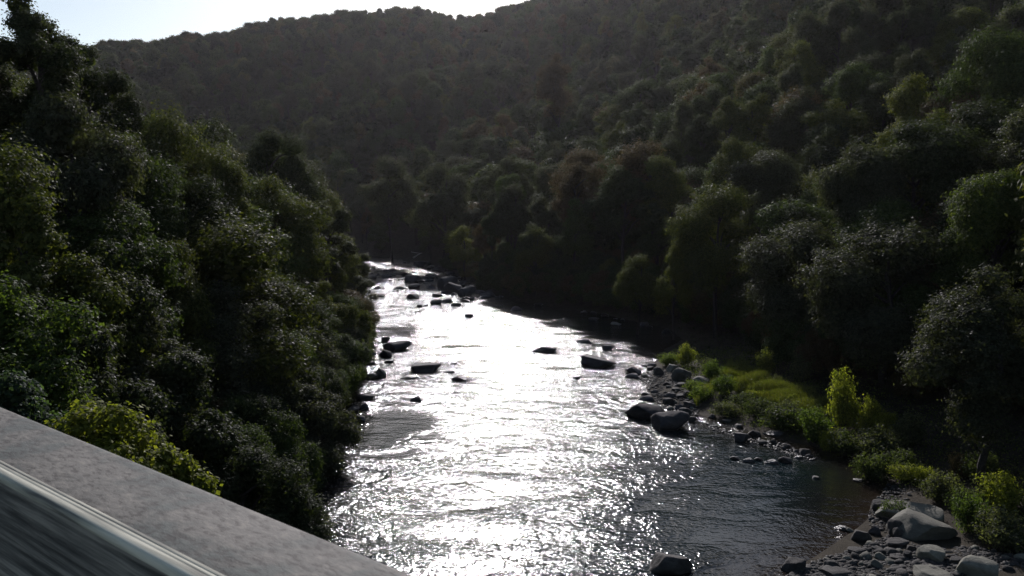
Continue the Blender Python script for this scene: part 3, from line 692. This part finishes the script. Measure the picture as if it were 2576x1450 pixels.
# (zoom, centre x, base y, width, height, material, shape, tilt, label)
D_, P_, M_ = 'river_rock', 'bank_rock', 'cobble_rock'
ROCKS = [
 (z5, 440, 340, 50, 22, D_, 0, 0, 'small dark rock at the head of the rapids'),
 (z5, 490, 338, 66, 26, D_, 2, 0, 'dark wedge of rock at the head of the rapids'),
 (z5, 590, 376, 84, 44, D_, 0, 0, 'dark rock directly behind the square block'),
 (z5, 636, 420, 114, 64, D_, 1, -6, 'square flat-topped dark block in the upper rapids'),
 (z5, 350, 396, 44, 26, D_, 4, 0, 'dark rock by the overhanging tree in the upper rapids'),
 (z5, 757, 414, 64, 26, D_, 2, 0, 'low dark rock right of the square block'),
 (z5, 758, 388, 84, 16, D_, 5, 0, 'thin dark slab right of the square block'),
 (z5, 552, 401, 46, 16, D_, 4, 0, 'row-end dark stone left of the square block'),
 (z5, 482, 406, 34, 12, D_, 0, 0, 'tiny dark stone farthest left of the square block'),
 (z5, 648, 466, 84, 42, D_, 4, 0, 'pointed dark rock below the square block'),
 (z5, 537, 469, 76, 26, D_, 2, 0, 'low rounded dark rock left of the pointed rock'),
 (z5, 592, 463, 32, 10, D_, 0, 0, 'tiny dark stone between the pointed and rounded rocks'),
 (z5, 636, 537, 96, 44, D_, 0, 0, 'dark faceted rock in mid stream beside the overhanging tree'),
 (z5, 808, 582, 84, 44, D_, 4, 0, 'lone pyramid-shaped dark rock in bright water'),
 (z5, 712, 586, 66, 12, D_, 5, 0, 'flat sliver of rock left of the pyramid-shaped rock'),
 (z5, 890, 470, 150, 112, D_, 3, 0, 'tallest dark boulder at the right side of the upper rapids'),
 (z5, 925, 500, 160, 96, D_, 0, 0, 'broad dark boulder in front of the tallest boulder'),
 (z5, 1033, 520, 136, 84, D_, 3, 8, 'dark boulder with sloping top at the end of the boulder row'),
 (z5, 1185, 508, 84, 42, D_, 2, 0, 'dark rock across the small bright chute'),
 (z5, 1018, 558, 66, 22, D_, 0, 0, 'small dark rock below the boulder row'),
 (z5, 1068, 548, 38, 30, D_, 4, 0, 'small upright dark rock below the sloping boulder'),
 (z5, 955, 586, 66, 12, D_, 5, 0, 'flat sliver of rock right of the pyramid-shaped rock'),
 (z5, 690, 305, 100, 50, D_, 1, 0, 'dim boulder under the fallen branches at the bend'),
 (z5, 860, 312, 70, 30, D_, 2, 0, 'dim rock on the shaded shore near the bend'),
 (z5, 960, 330, 80, 34, D_, 0, 0, 'dim rock on the shaded shore above the boulder row'),
 (z5, 440, 850, 60, 42, D_, 1, 0, 'small ledge above the big flat rock at the left bank'),
 (z5, 530, 918, 200, 84, D_, 3, 0, 'big flat-topped dark rock at the left bank'),
 (z5, 440, 962, 90, 66, D_, 0, 0, 'dark rock under the left bank trees'),
 (z5, 462, 1002, 72, 24, D_, 5, 0, 'thin dark slab at the left bank'),
 (z5, 400, 1110, 80, 80, D_, 0, 0, 'upright dark rock against the left bank foliage'),
 (z5, 737, 1068, 218, 72, D_, 1, 3, 'long ridged dark rock in the left half of the stream'),
 (z5, 930, 1008, 60, 10, D_, 5, 0, 'tiny sliver of rock behind the long ridged rock'),
 (z5, 900, 1074, 84, 24, D_, 2, 4, 'low pointed rock right of the long ridged rock'),
 (z5, 973, 1130, 110, 38, D_, 0, 0, 'jagged low rock in the middle of the stream'),
 (z5, 605, 1120, 124, 22, D_, 5, 0, 'flat submerged rock below the long ridged rock'),
 (z5, 660, 1282, 82, 38, D_, 2, 0, 'lone rounded rock in the bright water at left'),
 (z5, 300, 1270, 130, 44, D_, 1, 0, 'low ledge of rock in the shaded left shallows'),
 (z5, 285, 1342, 70, 50, D_, 2, 0, 'dark rock at the edge of the calm left shallows'),
 (z5, 250, 1430, 90, 60, D_, 0, 0, 'dark rock under the trees at the calm left shallows'),
 (z5, 1592, 930, 166, 54, D_, 5, -7, 'tilted dark slab in the middle of the rapids'),
 (z5, 1978, 1034, 250, 82, D_, 1, -8, 'long dark slab with sloping top near the right shore'),
 (z5, 2055, 910, 88, 42, D_, 1, 0, 'small square dark block upstream of the long slab'),
 (z5, 1820, 1118, 66, 24, D_, 5, 0, 'small flat rock downstream of the long slab'),
 (z5, 1048, 672, 62, 28, D_, 1, 0, 'small block at the start of a dark ripple'),
 (z5, 1880, 860, 110, 40, D_, 2, 0, 'low rock at the foot of the still pool'),
 (z5, 2110, 730, 80, 30, P_, 2, 0, 'faint pale stone on the shaded shore of the still pool'),
 (z5, 1950, 695, 80, 24, M_, 5, 0, 'dim flat stone on the far shore of the still pool'),
 (s3, 130, 540, 235, 120, D_, 0, -8, 'dark wedge of rock at the tip of the right shore'),
 (s3, 110, 590, 200, 80, D_, 2, -6, 'smaller dark wedge below the wedge at the shore tip'),
 (s3, 350, 430, 200, 70, D_, 5, -4, 'dark sloping slab behind the shore tip wedge'),
 (s3, 365, 480, 100, 62, M_, 0, 0, 'dark round cobble behind the shore tip'),
 (s3, 490, 545, 150, 130, M_, 2, 0, 'dark rounded boulder left of the pale boulders'),
 (s3, 690, 500, 200, 120, P_, 0, 0, 'grey boulder behind the large pale boulder'),
 (s3, 810, 630, 270, 205, P_, 4, -6, 'large pale boulder with a smooth sunlit top on the right shore'),
 (s3, 1115, 680, 260, 120, P_, 2, 6, 'low pale boulder half hidden by bushes'),
 (s3, 820, 715, 130, 60, M_, 0, 0, 'grey stone below the large pale boulder'),
 (s3, 620, 705, 140, 66, D_, 0, 0, 'black wet stone in the shore shallows'),
 (s3, 740, 785, 130, 50, M_, 5, 0, 'flat grey stone in the cobbles'),
 (s3, 930, 880, 160, 115, M_, 2, 0, 'rounded grey boulder at the edge of the low green bush'),
 (s3, 430, 815, 110, 60, D_, 2, 0, 'dark round stone in the shallow water'),
 (s3, 290, 840, 110, 50, D_, 0, 0, 'dark stone beside the round stone in shallow water'),
 (s3, 315, 925, 220, 90, D_, 2, 0, 'broad dark stone behind the big angular boulders'),
 (s3, 640, 870, 190, 80, D_, 5, -5, 'dark slab above the round cobble'),
 (s3, 650, 970, 205, 100, M_, 2, 0, 'large round dark cobble behind the big angular boulders'),
 (s3, 810, 880, 130, 60, M_, 0, 0, 'mottled stone between the slab and the rounded boulder'),
 (s3, 790, 1060, 140, 105, D_, 2, 0, 'dark round stone right of the large round cobble'),
 (s3, 930, 1040, 180, 110, M_, 5, -18, 'slanting dark slab under the bush'),
 (s3, 880, 1110, 190, 100, M_, 2, 0, 'smooth dark stone above the square-topped boulder'),
 (s3, 290, 1200, 560, 290, D_, 0, 6, 'big dark boulder with a sharp ridge at the right shore'),
 (s3, 650, 1370, 560, 330, D_, 3, 3, 'big square-topped dark boulder nearest the water at the right shore'),
 (s3, 980, 1230, 120, 90, D_, 1, 0, 'dark block tucked beside the square-topped boulder'),
 (s3, 1260, 1170, 100, 60, D_, 5, 0, 'low dark stone by the bright trickle'),
 (s3, 1480, 1240, 130, 45, M_, 5, 0, 'flat wet stone in the bright trickle'),
 (s8, 492, 478, 104, 74, D_, 1, 0, 'upright blocky stone at the edge of the shallow inlet'),
 (s8, 580, 440, 90, 56, D_, 0, 0, 'dark stone behind the upright blocky stone'),
 (s8, 460, 378, 70, 34, D_, 5, 0, 'flat stone upstream of the upright blocky stone'),
 (s8, 720, 430, 140, 36, D_, 5, 0, 'flat dark slab under the bank bushes'),
 (s8, 440, 606, 62, 30, D_, 0, 0, 'leftmost dark stone of the riffle line'),
 (s8, 535, 628, 86, 36, D_, 2, 0, 'round dark stone in the riffle line'),
 (s8, 612, 612, 56, 28, D_, 0, 0, 'small stone in the middle of the riffle line'),
 (s8, 705, 638, 96, 36, D_, 2, 0, 'long rounded stone in the riffle line'),
 (s8, 805, 628, 90, 50, D_, 0, 0, 'dark stone at the shoreward end of the riffle line'),
 (s8, 900, 600, 60, 24, D_, 5, 0, 'small pale-topped stone shoreward of the riffle line'),
 (s8, 945, 570, 86, 50, M_, 1, 0, 'square grey stone at the edge of the still brown water'),
 (s8, 1030, 745, 46, 18, P_, 5, 0, 'tiny pale stone alone in the still brown water'),
 (s8, 1340, 768, 70, 16, M_, 5, 0, 'thin flat stone near the weeds in the still water'),
 (s8, 1490, 988, 100, 86, M_, 0, 0, 'mottled upright stone left of the two pale boulders'),
 (s8, 1490, 898, 36, 24, P_, 2, 0, 'small pale stone behind the mottled upright stone'),
 (s8, 1700, 1060, 390, 140, P_, 3, 4, 'back one of the two large pale boulders with a plant on top'),
 (s8, 1790, 1195, 400, 180, P_, 0, -8, 'front one of the two large pale boulders with a sloping face'),
 (s8, 1625, 1160, 130, 120, M_, 2, 0, 'rounded grey boulder leaning on the front pale boulder'),
 (s8, 1640, 1182, 90, 80, M_, 2, 0, 'round grey cobble at the foot of the front pale boulder'),
 (s8, 1355, 1200, 132, 86, M_, 1, 0, 'flat-topped grey stone at the water edge'),
 (s8, 1455, 1148, 76, 62, D_, 2, 0, 'dark round stone left of the two pale boulders'),
 (s8, 1210, 1120, 90, 34, D_, 5, 0, 'wet dark stone farthest out in the shallows'),
 (s8, 1275, 1130, 50, 30, P_, 2, 0, 'pale-topped stone beside the wet stone in the shallows'),
 (s8, 1330, 1300, 122, 46, M_, 5, 0, 'long flat grey stone at the water edge'),
 (s8, 1620, 1252, 130, 60, M_, 0, 0, 'broad domed stone in the stone bar'),
 (s8, 1718, 1265, 64, 40, M_, 1, 0, 'light-topped stone right of the broad domed stone'),
 (s8, 1595, 1305, 100, 58, M_, 2, 0, 'smooth domed stone in the middle of the stone bar'),
 (s8, 1500, 1338, 80, 54, P_, 2, 0, 'tan egg-shaped stone in the stone bar'),
 (s8, 1470, 1396, 78, 60, P_, 2, 0, 'light grey oval stone in the front of the stone bar'),
 (s8, 1692, 1332, 56, 56, M_, 0, 0, 'grey stone left of the angular pale boulder'),
 (s8, 1640, 1352, 120, 42, M_, 5, 0, 'flat mottled stone in front of the smooth domed stone'),
 (s8, 1860, 1352, 172, 112, P_, 4, 4, 'angular pale boulder split by a crack on the stone bar'),
 (s8, 2195, 1462, 220, 140, P_, 3, 0, 'large smooth pale boulder at the lower right'),
 (s8, 2050, 1370, 80, 50, M_, 0, 0, 'grey stone behind the large smooth pale boulder'),
 (s8, 1890, 1432, 100, 50, M_, 2, 0, 'rounded stone below the angular pale boulder'),
 (s8, 1150, 1408, 108, 72, M_, 2, 0, 'dark domed stone at the bottom edge of the stone bar'),
 (s8, 862, 1422, 170, 100, M_, 3, 8, 'tilted grey slab at the bottom edge of the water'),
 (s8, 1180, 1470, 190, 60, M_, 5, 0, 'broad low stone at the very bottom of the stone bar'),
 (s8, 1880, 1475, 230, 60, P_, 5, 0, 'long pale stone at the very bottom of the stone bar'),
 (s8, -27, 1442, 283, 165, M_, 1, -6, 'slanted square grey rock standing in water at the bottom'),
 (s8, 2240, 1345, 64, 28, P_, 5, 0, 'tan flat stone above the large smooth pale boulder'),
]
rocks_xy = []; landrocks = []; cobused = {}
def put_rock(me, px, py, w, hh, tilt, label, name='rock', group=None, depth=None):
    p = hit(px, py); m = np.linalg.norm(p - np.array([0, 0, CAM_Z])) / F
    a = w * m / 2; dn = math.asin((CAM_Z - p[2]) / np.linalg.norm(p - np.array([0, 0, CAM_Z])))
    b = a * (depth or .8); c = max((hh * m - b * math.sin(dn) * .9) * .7 / math.cos(dn), a * .22)
    f = np.array([p[0], p[1]]) / np.hypot(p[0], p[1])
    o = obj(name, me, None, (p[0] + f[0] * b * .75, p[1] + f[1] * b * .75, max(p[2], 0) + c * .28), (R(tilt) * .3, R(-tilt), math.atan2(-p[0], p[1]) + rng.uniform(-.25, .25)), (a * 1.04, b, c))
    landrocks.append((label, px, py - hh / 2)); tag(o, label, 'rock', group); rocks_xy.append((o.location[0], o.location[1], a)); return o
for fn, zx, zy, w, hh, mt, sh, tilt, label in ROCKS:
    sc = .17345 if fn is s3 else .3469
    put_rock(BOULD[mt][sh], *fn(zx, zy), w * sc, hh * sc, tilt, label, 'rock', 'rocks in and along the river')

# lesser rocks breaking the rapids and lining both water edges
near = list(landrocks); rused = {}
def small_rock(x, y, a, word):
    px, py = project(x, y, 0.0); best = None
    for rl, la, lb in sorted(near, key=lambda q: (q[1] - px) ** 2 + 4 * (q[2] - py) ** 2)[:24]:
        dx, dy = px - la, py - lb
        rel = ('just upstream of' if dy < 0 else 'just downstream of') if abs(dy) * 2 > abs(dx) else ('left of' if dx < 0 else 'right of')
        lab = f'{word} {rel} the {rl}'
        if lab not in rused and len(lab.split()) <= 16: best = lab; break
    if best is None: return
    rused[best] = 1
    o = obj('rock', BOULD[D_][rng.integers(6)], None, (x, y, a * rng.uniform(-.05, .12)), (rng.normal() * .12, rng.normal() * .12, rng.uniform(0, 6.28)), (a, a * rng.uniform(.55, .9), a * rng.uniform(.3, .55)))
    tag(o, best, 'rock', 'rocks in and along the river'); rocks_xy.append((x, y, a))
for i in range(74):
    t = rng.random(); y = 150 + 115 * t; l_, r_ = np.interp(y, LEFT[5:12, 1], LEFT[5:12, 0]), np.interp(y, RIGHT[15:22, 1], RIGHT[15:22, 0])
    u = rng.random() ** .7; small_rock(l_ + (r_ - l_) * u, y, rng.uniform(.45, 1.6), 'little dark rock')
for line, y0, y1, s_, n_ in ((LEFT, 58, 190, 1, 40), (RIGHT, 125, 250, -1, 34)):
    ord_ = np.argsort(line[:, 1])
    for i in range(n_):
        y = rng.uniform(y0, y1); x = np.interp(y, line[ord_, 1], line[ord_, 0]) + s_ * rng.uniform(-.8, 2.2); small_rock(x, y, rng.uniform(.35, 1.2), 'dark edge rock')

# broken water round and below every rock that stands in the stream
wm = bpy.data.objects['river'].data; nv = len(wm.vertices); wv = np.empty(nv * 3, np.float32); wm.vertices.foreach_get('co', wv); wv = wv.reshape(-1, 3)
tb = np.empty(nv, np.float32); wm.attributes['turbulence'].data.foreach_get('value', tb); add = np.zeros(nv)
for x, y, a in rocks_xy:
    if a < .4: continue
    dx, dy = wv[:, 0] - x, wv[:, 1] - y + a * 1.6
    add = np.maximum(add, .75 * np.exp(-(dx / (a * 1.5 + .5)) ** 2 - (dy / (a * 2.6 + 1.0)) ** 2))
wm.attributes['turbulence'].data.foreach_set('value', (tb + add * (.35 + .65 * tb)).astype(np.float32))

# ------------------------------------------------------------------ loose cobbles: the larger ones singly, the rest as gravel
ZONES = [  # pixel polygons of the stone beaches
 [(1960, 1450), (2060, 1405), (2190, 1370), (2230, 1350), (2330, 1390), (2460, 1400), (2576, 1440), (2576, 1475), (1960, 1475)],
 [(1600, 935), (1660, 925), (1730, 960), (1745, 990), (1760, 1040), (1700, 1035), (1650, 1005), (1625, 970)],
 [(2185, 1285), (2235, 1215), (2310, 1235), (2270, 1290), (2235, 1345), (2190, 1330)],
 [(1770, 1055), (1850, 1085), (1960, 1110), (2060, 1145), (2040, 1155), (1900, 1110), (1790, 1075)],
]
def in_zone(px, py, z): return bool(inside(np.array([px]), np.array([py]), np.array(z, float))[0])
cob = []
for z, n in zip(ZONES, (6500, 2000, 700, 500)):
    za = np.array(z, float); lo, hi = za.min(0), za.max(0); c = 0
    while c < n:
        px, py = rng.uniform(lo[0], hi[0]), rng.uniform(lo[1], hi[1])
        if not in_zone(px, py, z): continue
        p = at(px, py, .2); g = max(h1(p[0], p[1]), 0); c += 1
        r_ = float(np.clip(rng.lognormal(math.log(.07), .66), .035, .42))
        if r_ > .2 and rng.random() < .72: continue
        if any(math.hypot(p[0] - a, p[1] - b) < q * .8 + r_ * .3 for a, b, q in rocks_xy[-140:]): continue
        cob.append((r_, p[0], p[1], g))
cob.sort(key=lambda q: -q[0])
nbig = 150
zone_lab = lambda x, y: ('grey cobble lying loose on the stone bar at the lower right' if y < 56 else
                         'dark cobble on the stony shore around the big dark boulders' if y > 76 else 'dark cobble along the shallow inlet under the bushes')
zone_grp = lambda y: 'cobbles on the lower stone bar' if y < 56 else 'cobbles around the big dark boulders' if y > 76 else 'cobbles along the shallow inlet'
for r_, x, y, g in cob[:nbig]:
    sq = rng.uniform(.4, .75)
    o = obj('cobble', COBB[rng.integers(8)], None, (x, y, g + r_ * sq * .35), (rng.normal() * .2, rng.normal() * .2, rng.uniform(0, 6.28)), (r_, r_ * rng.uniform(.65, .95), r_ * sq))
    a, b = project(x, y, g); best = zone_lab(x, y)
    for rl, la, lb in sorted(landrocks, key=lambda q: (q[1] - a) ** 2 + 2 * (q[2] - b) ** 2)[:16]:
        dx, dy = a - la, b - lb
        rel = ('behind' if dy < 0 else 'in front of') if abs(dy) * 1.6 > abs(dx) else ('left of' if dx < 0 else 'right of')
        lab = f'small cobble {rel} the {rl}'
        if lab not in cobused and len(lab.split()) <= 16: best = lab; break
    cobused[best] = 1; tag(o, best, 'cobble', zone_grp(y))
gv = [rock_mesh(300 + i, 3, 1, .06, M_ROCK_MID) for i in range(3)]
gd = []
for m in gv:
    n = len(m.vertices); a = np.empty(n * 3, np.float32); m.vertices.foreach_get('co', a); f = np.array([tuple(q.vertices) for q in m.polygons]); gd.append((a.reshape(-1, 3), f))
parts = []
for r_, x, y, g in cob[nbig:]:
    v, f = gd[rng.integers(3)]; q = rng.uniform(0, 6.28); cq, sq_ = math.cos(q), math.sin(q)
    v = v * np.array([r_, r_ * .8, r_ * .55]); v = np.stack([v[:, 0] * cq - v[:, 1] * sq_ + x, v[:, 0] * sq_ + v[:, 1] * cq + y, v[:, 2] + g + r_ * .2], 1); parts.append((v, f))
v, f = join(parts); o = obj('gravel', mesh_np('gravel', v, f, True, M_ROCK_MID)); o['kind'] = 'stuff'; o['label'] = 'small stones between the cobbles of the shore'

# ------------------------------------------------------------------ grass and undergrowth
def _grass(k, p):
    geo = k.n('ShaderNodeNewGeometry')
    c = k.ramp(geo.outputs['Random Per Island'], [(0, (.060, .075, .020)), (.5, (.090, .105, .024)), (1, (.125, .120, .034))])
    k.l(c, p.inputs['Base Color'])
    tr = k.n('ShaderNodeBsdfTranslucent'); k.l(k.mul(c, (1.6, 1.7, .6)), tr.inputs[0])
    k._tr = tr
k = NT('grass'); p = k.n('ShaderNodeBsdfPrincipled'); p.inputs['Roughness'].default_value = .5; _grass(k, p)
mx = k.n('ShaderNodeMixShader'); mx.inputs[0].default_value = .4; k.l(p.outputs[0], mx.inputs[1]); k.l(k._tr.outputs[0], mx.inputs[2]); k.l(mx.outputs[0], k.out.inputs[0])
M_GRASS = k.m
GP = np.array([s3(*q) for q in [(1500, 350), (1760, 360), (1830, 520), (2060, 650), (2250, 760), (2600, 780), (3050, 1000), (2950, 1150), (2600, 1080), (2150, 940), (1650, 800), (1480, 620), (1200, 780), (1050, 880), (950, 800), (1200, 700), (1440, 560)]])
N = 60000; q = np.stack([rng.uniform(GP[:, 0].min(), GP[:, 0].max(), N * 3), rng.uniform(GP[:, 1].min(), GP[:, 1].max(), N * 3)], 1)
q = q[inside(q[:, 0], q[:, 1], GP)][:N]
d = np.stack([(q[:, 0] - 1288) / F, CP + SP * (725 - q[:, 1]) / F, -SP + CP * (725 - q[:, 1]) / F], 1); t = (1.1 - CAM_Z) / d[:, 2]
b = np.stack([d[:, 0] * t, d[:, 1] * t], 1); b = np.concatenate([b, height(b[:, 0], b[:, 1])[:, None]], 1); b = b[b[:, 2] > .1]
clump = .6 + .5 * np.sin(b[:, 0] * 1.1 + np.sin(b[:, 1] * .7) * 2) * np.sin(b[:, 1] * .9) + .35 * np.sin(b[:, 0] * 3.1 + b[:, 1]) * np.sin(b[:, 1] * 2.7 - b[:, 0])
b = b[clump + rng.normal(size=len(b)) * .22 > .62]; n = len(b)
clump = .6 + .5 * np.sin(b[:, 0] * 1.1 + np.sin(b[:, 1] * .7) * 2) * np.sin(b[:, 1] * .9)
hgt = rng.uniform(.4, 1.15, n) * (.55 + .75 * np.clip(clump, 0, 1.3)); ang = rng.uniform(0, 6.28, n); wd = rng.uniform(.012, .03, n); lean = rng.normal(size=(n, 2)) * .22
s = np.stack([np.cos(ang) * wd, np.sin(ang) * wd, 0 * wd], 1)
mid = b + np.stack([lean[:, 0] * hgt * .35, lean[:, 1] * hgt * .35, hgt * .6], 1); tip = b + np.stack([lean[:, 0] * hgt, lean[:, 1] * hgt, hgt], 1)
v = np.stack([b - s, b + s, mid + s * .8, tip, mid - s * .8], 1).reshape(-1, 3)
i = np.arange(n)[:, None] * 5; f = np.concatenate([i + np.array([[0, 1, 2, 4]]), i + np.array([[4, 2, 3, 3]])], 0)
tri = i + np.array([[4, 2, 3]])
vv = v; me = bpy.data.meshes.new('grass')
me.vertices.add(len(vv)); me.vertices.foreach_set('co', vv.astype(np.float32).ravel())
lo = np.concatenate([np.concatenate([i + np.array([[0, 1, 2, 4]]), tri], 1)], 0).ravel()
st = (np.arange(n)[:, None] * 7 + np.array([[0, 4]])).ravel()
me.loops.add(len(lo)); me.loops.foreach_set('vertex_index', lo.astype(np.int32)); me.polygons.add(len(st)); me.polygons.foreach_set('loop_start', st.astype(np.int32))
me.materials.append(M_GRASS); me.update(calc_edges=True)
o = obj('grass', me); o['kind'] = 'stuff'; o['label'] = 'tall sunlit grass on the right shore'

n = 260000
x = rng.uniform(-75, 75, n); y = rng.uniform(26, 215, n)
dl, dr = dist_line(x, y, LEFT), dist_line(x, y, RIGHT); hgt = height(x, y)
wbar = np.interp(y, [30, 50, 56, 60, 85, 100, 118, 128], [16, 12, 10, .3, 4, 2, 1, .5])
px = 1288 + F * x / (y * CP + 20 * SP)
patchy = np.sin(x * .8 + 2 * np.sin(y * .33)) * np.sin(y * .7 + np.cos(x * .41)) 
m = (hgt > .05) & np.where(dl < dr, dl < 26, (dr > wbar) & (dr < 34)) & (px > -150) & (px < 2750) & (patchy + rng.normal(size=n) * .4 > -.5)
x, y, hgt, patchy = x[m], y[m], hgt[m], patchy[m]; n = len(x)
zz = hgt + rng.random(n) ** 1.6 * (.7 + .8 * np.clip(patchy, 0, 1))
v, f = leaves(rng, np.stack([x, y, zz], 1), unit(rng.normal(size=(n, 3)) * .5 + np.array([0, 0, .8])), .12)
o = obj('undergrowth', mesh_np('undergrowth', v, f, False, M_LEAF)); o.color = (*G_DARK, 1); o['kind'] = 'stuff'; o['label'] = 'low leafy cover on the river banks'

n = 90000
x = rng.uniform(14, 52, n); y = rng.uniform(40, 106, n); dl, dr = dist_line(x, y, LEFT), dist_line(x, y, RIGHT); hgt = height(x, y)
lo = np.interp(y, [40, 53, 55, 57, 66, 74, 84, 90, 100, 106], [11, 4, 2.2, .8, .3, .5, 4.5, 3.5, 2.5, 1]); pt = np.sin(x * 1.1 + 1.5 * np.sin(y * .8)) * np.sin(y * 1.3 + x * .3)
m = (hgt > .03) & (dr > lo + .6 * pt) & (dr < lo + 13) & (pt + rng.normal(size=n) * .5 > -.35)
x, y, hgt, pt = x[m], y[m], hgt[m], pt[m]; n = len(x)
zz = hgt + rng.random(n) * (.35 + .75 * np.clip(pt + .2, 0, 1))
v, f = leaves(rng, np.stack([x, y, zz], 1), unit(rng.normal(size=(n, 3)) * .6 + np.array([0, 0, .7])), .075)
o = obj('weeds', mesh_np('weeds', v, f, False, M_LEAF_SHRUB)); o.color = (.062, .078, .022, 1); o['kind'] = 'stuff'; o['label'] = 'leafy weeds among the shrubs of the right shore'

# fallen branches on the boulder at the bend
a = hit(*z5(660, 262)); m = np.linalg.norm(a - np.array([0, 0, CAM_Z])) / F * .3469
def dead(kind, pts, r0, label):
    P3 = [a + np.array([p[0] * m, p[2] * m * .6, 1.0 + p[1] * m]) for p in pts]
    k = NT('dead_wood'); q = k.n('ShaderNodeBsdfPrincipled'); q.inputs['Base Color'].default_value = (.30, .27, .24, 1); q.inputs['Roughness'].default_value = .8; k.l(q.outputs[0], k.out.inputs[0])
    v, f = tube(P3, np.linspace(r0, r0 * .4, len(P3)), 6); tag(obj(kind, mesh_np(kind, v, f, True, k.m)), label, 'branch')
dead('fallen_branch', [(-20, 0, 0), (0, 12, 10), (18, 24, 16), (40, 34, 20)], .28, 'pale fallen branch slanting up from the boulder at the bend')
dead('dead_limb', [(-35, 42, 10), (-5, 36, 14), (20, 33, 18), (45, 34, 20)], .12, 'thin bare limb lying across the pale fallen branch')

# ------------------------------------------------------------------ bridge
def prof_mesh(name, prof, s0, s1, seg, mat, closed=False):
    ss = np.linspace(s0, s1, seg); prof = np.array(prof, float); V = []
    for s_ in ss:
        for n_, z_ in prof: V.append((*(E_RAIL * s_ + N_RAIL * n_), CAM_Z + z_))
    kf = len(prof); Fc = []
    for i in range(seg - 1):
        for j in range(kf if closed else kf - 1):
            a0 = i * kf + j; a1 = i * kf + (j + 1) % kf; Fc.append((a0, a1, a1 + kf, a0 + kf))
    return mesh_np(name, V, Fc, True, mat)

def rail_coords(k):
    m = k.n('ShaderNodeMapping', vector_type='POINT'); m.inputs['Rotation'].default_value = (0, 0, R(40)); k.l(k.pos(), m.inputs['Vector'])
    return m.outputs[0]                      # x across the rail, y along it (pattern follows the rail)
def stretch(k, v, sx, sy, sz):
    m = k.n('ShaderNodeMapping'); m.inputs['Scale'].default_value = (sx, sy, sz); k.l(v, m.inputs['Vector']); return m.outputs[0]
def _top(k, p):
    v = rail_coords(k)
    big = k.noise(9, 3, .55, v, .4); sp = k.noise(95, 3, .6, stretch(k, v, .45, 1, 1), .3); fine = k.noise(330, 2, .6, v)
    c1 = k.ramp(big, [(.40, (.038, .046, .040)), (.5, (.072, .068, .057)), (.60, (.098, .090, .076))])
    c2 = k.ramp(sp, [(.38, (.22, .17, .14)), (.46, (.85, .83, .8)), (.56, (1.0, 1.0, 1.0)), (.66, (1.5, 1.45, 1.38))])
    k.l(k.mul(c1, c2), p.inputs['Base Color'])
    bump(k, p, k.math('MULTIPLY_ADD', fine, .4, sp), .35, .003)
M_TOP = simple('weathered_cap', _top, .75, .3)
def _edge(k, p):
    v = rail_coords(k); st = k.noise(40, 4, .6, stretch(k, v, .05, 1.2, 1.2))
    k.l(k.ramp(st, [(.38, (.12, .115, .10)), (.5, (.36, .35, .28)), (.62, (.56, .54, .44))]), p.inputs['Base Color'])
M_EDGE = simple('worn_edge', _edge, .8, .2)
def _side(k, p):
    v = rail_coords(k); st = k.noise(60, 5, .7, stretch(k, v, .035, 1, 1), .2)
    k.l(k.ramp(st, [(.38, (.035, .037, .035)), (.5, (.11, .108, .098)), (.62, (.24, .23, .20))]), p.inputs['Base Color'])
    bump(k, p, st, .4, .004)
M_SIDE = simple('streaked_side', _side, .7, .3)

par = obj('bridge_parapet', None, None, (0, 0, 0)); tag(par, 'weathered grey bridge parapet crossing the lower left corner', 'parapet')
c_ = np.linspace(0, math.pi / 2, 6)
far_r = .012
cap = [(.588, -.5), (.60, -.4985), (.66, -.498), (.735, -.4985)] + [(.7436 + far_r * math.sin(a), -.4985 - far_r + far_r * math.cos(a)) for a in c_] + [(.7556, -.75), (.7556, -1.7)]
obj('cap', prof_mesh('cap', cap, -8, 70, 90, M_TOP), par)
edge = [(.588, -.505), (.588, -.4985), (.5865, -.4972), (.5825, -.4972), (.5808, -.4976), (.580, -.4988), (.5792, -.4978), (.5735, -.4980), (.5727, -.4990), (.5718, -.4984), (.5635, -.4996), (.5595, -.5016), (.5575, -.5045), (.5565, -.508), (.5565, -.514)]
obj('edge_strip', prof_mesh('edge_strip', edge, -8, 70, 90, M_EDGE), par)
side = [(.5575, -.513), (.5580, -.53), (.5585, -.60), (.560, -1.7)]
obj('side_panel', prof_mesh('side_panel', side, -8, 70, 90, M_SIDE), par)
deck = [(-9, -1.6), (.90, -1.6), (.90, -2.2), (-9, -2.2)]
obj('bridge_deck', prof_mesh('bridge_deck', deck, -60, 75, 10, M_SIDE, True))['kind'] = 'structure'

# ------------------------------------------------------------------ haze
if HAZE_DENSITY > 0:
    bm = bmesh.new(); bmesh.ops.create_cube(bm, size=1); me = bpy.data.meshes.new('haze'); bm.to_mesh(me); bm.free()
    o = obj('haze', me, None, (45, 420, 150), None, (1960, 1120, 306)); o['kind'] = 'stuff'
    k = NT('haze'); vol = k.n('ShaderNodeVolumePrincipled'); vol.inputs['Color'].default_value = (.95, .93, .97, 1)
    vol.inputs['Density'].default_value = HAZE_DENSITY; vol.inputs['Anisotropy'].default_value = .66
    k.l(vol.outputs[0], k.out.inputs['Volume']); me.materials.append(k.m)
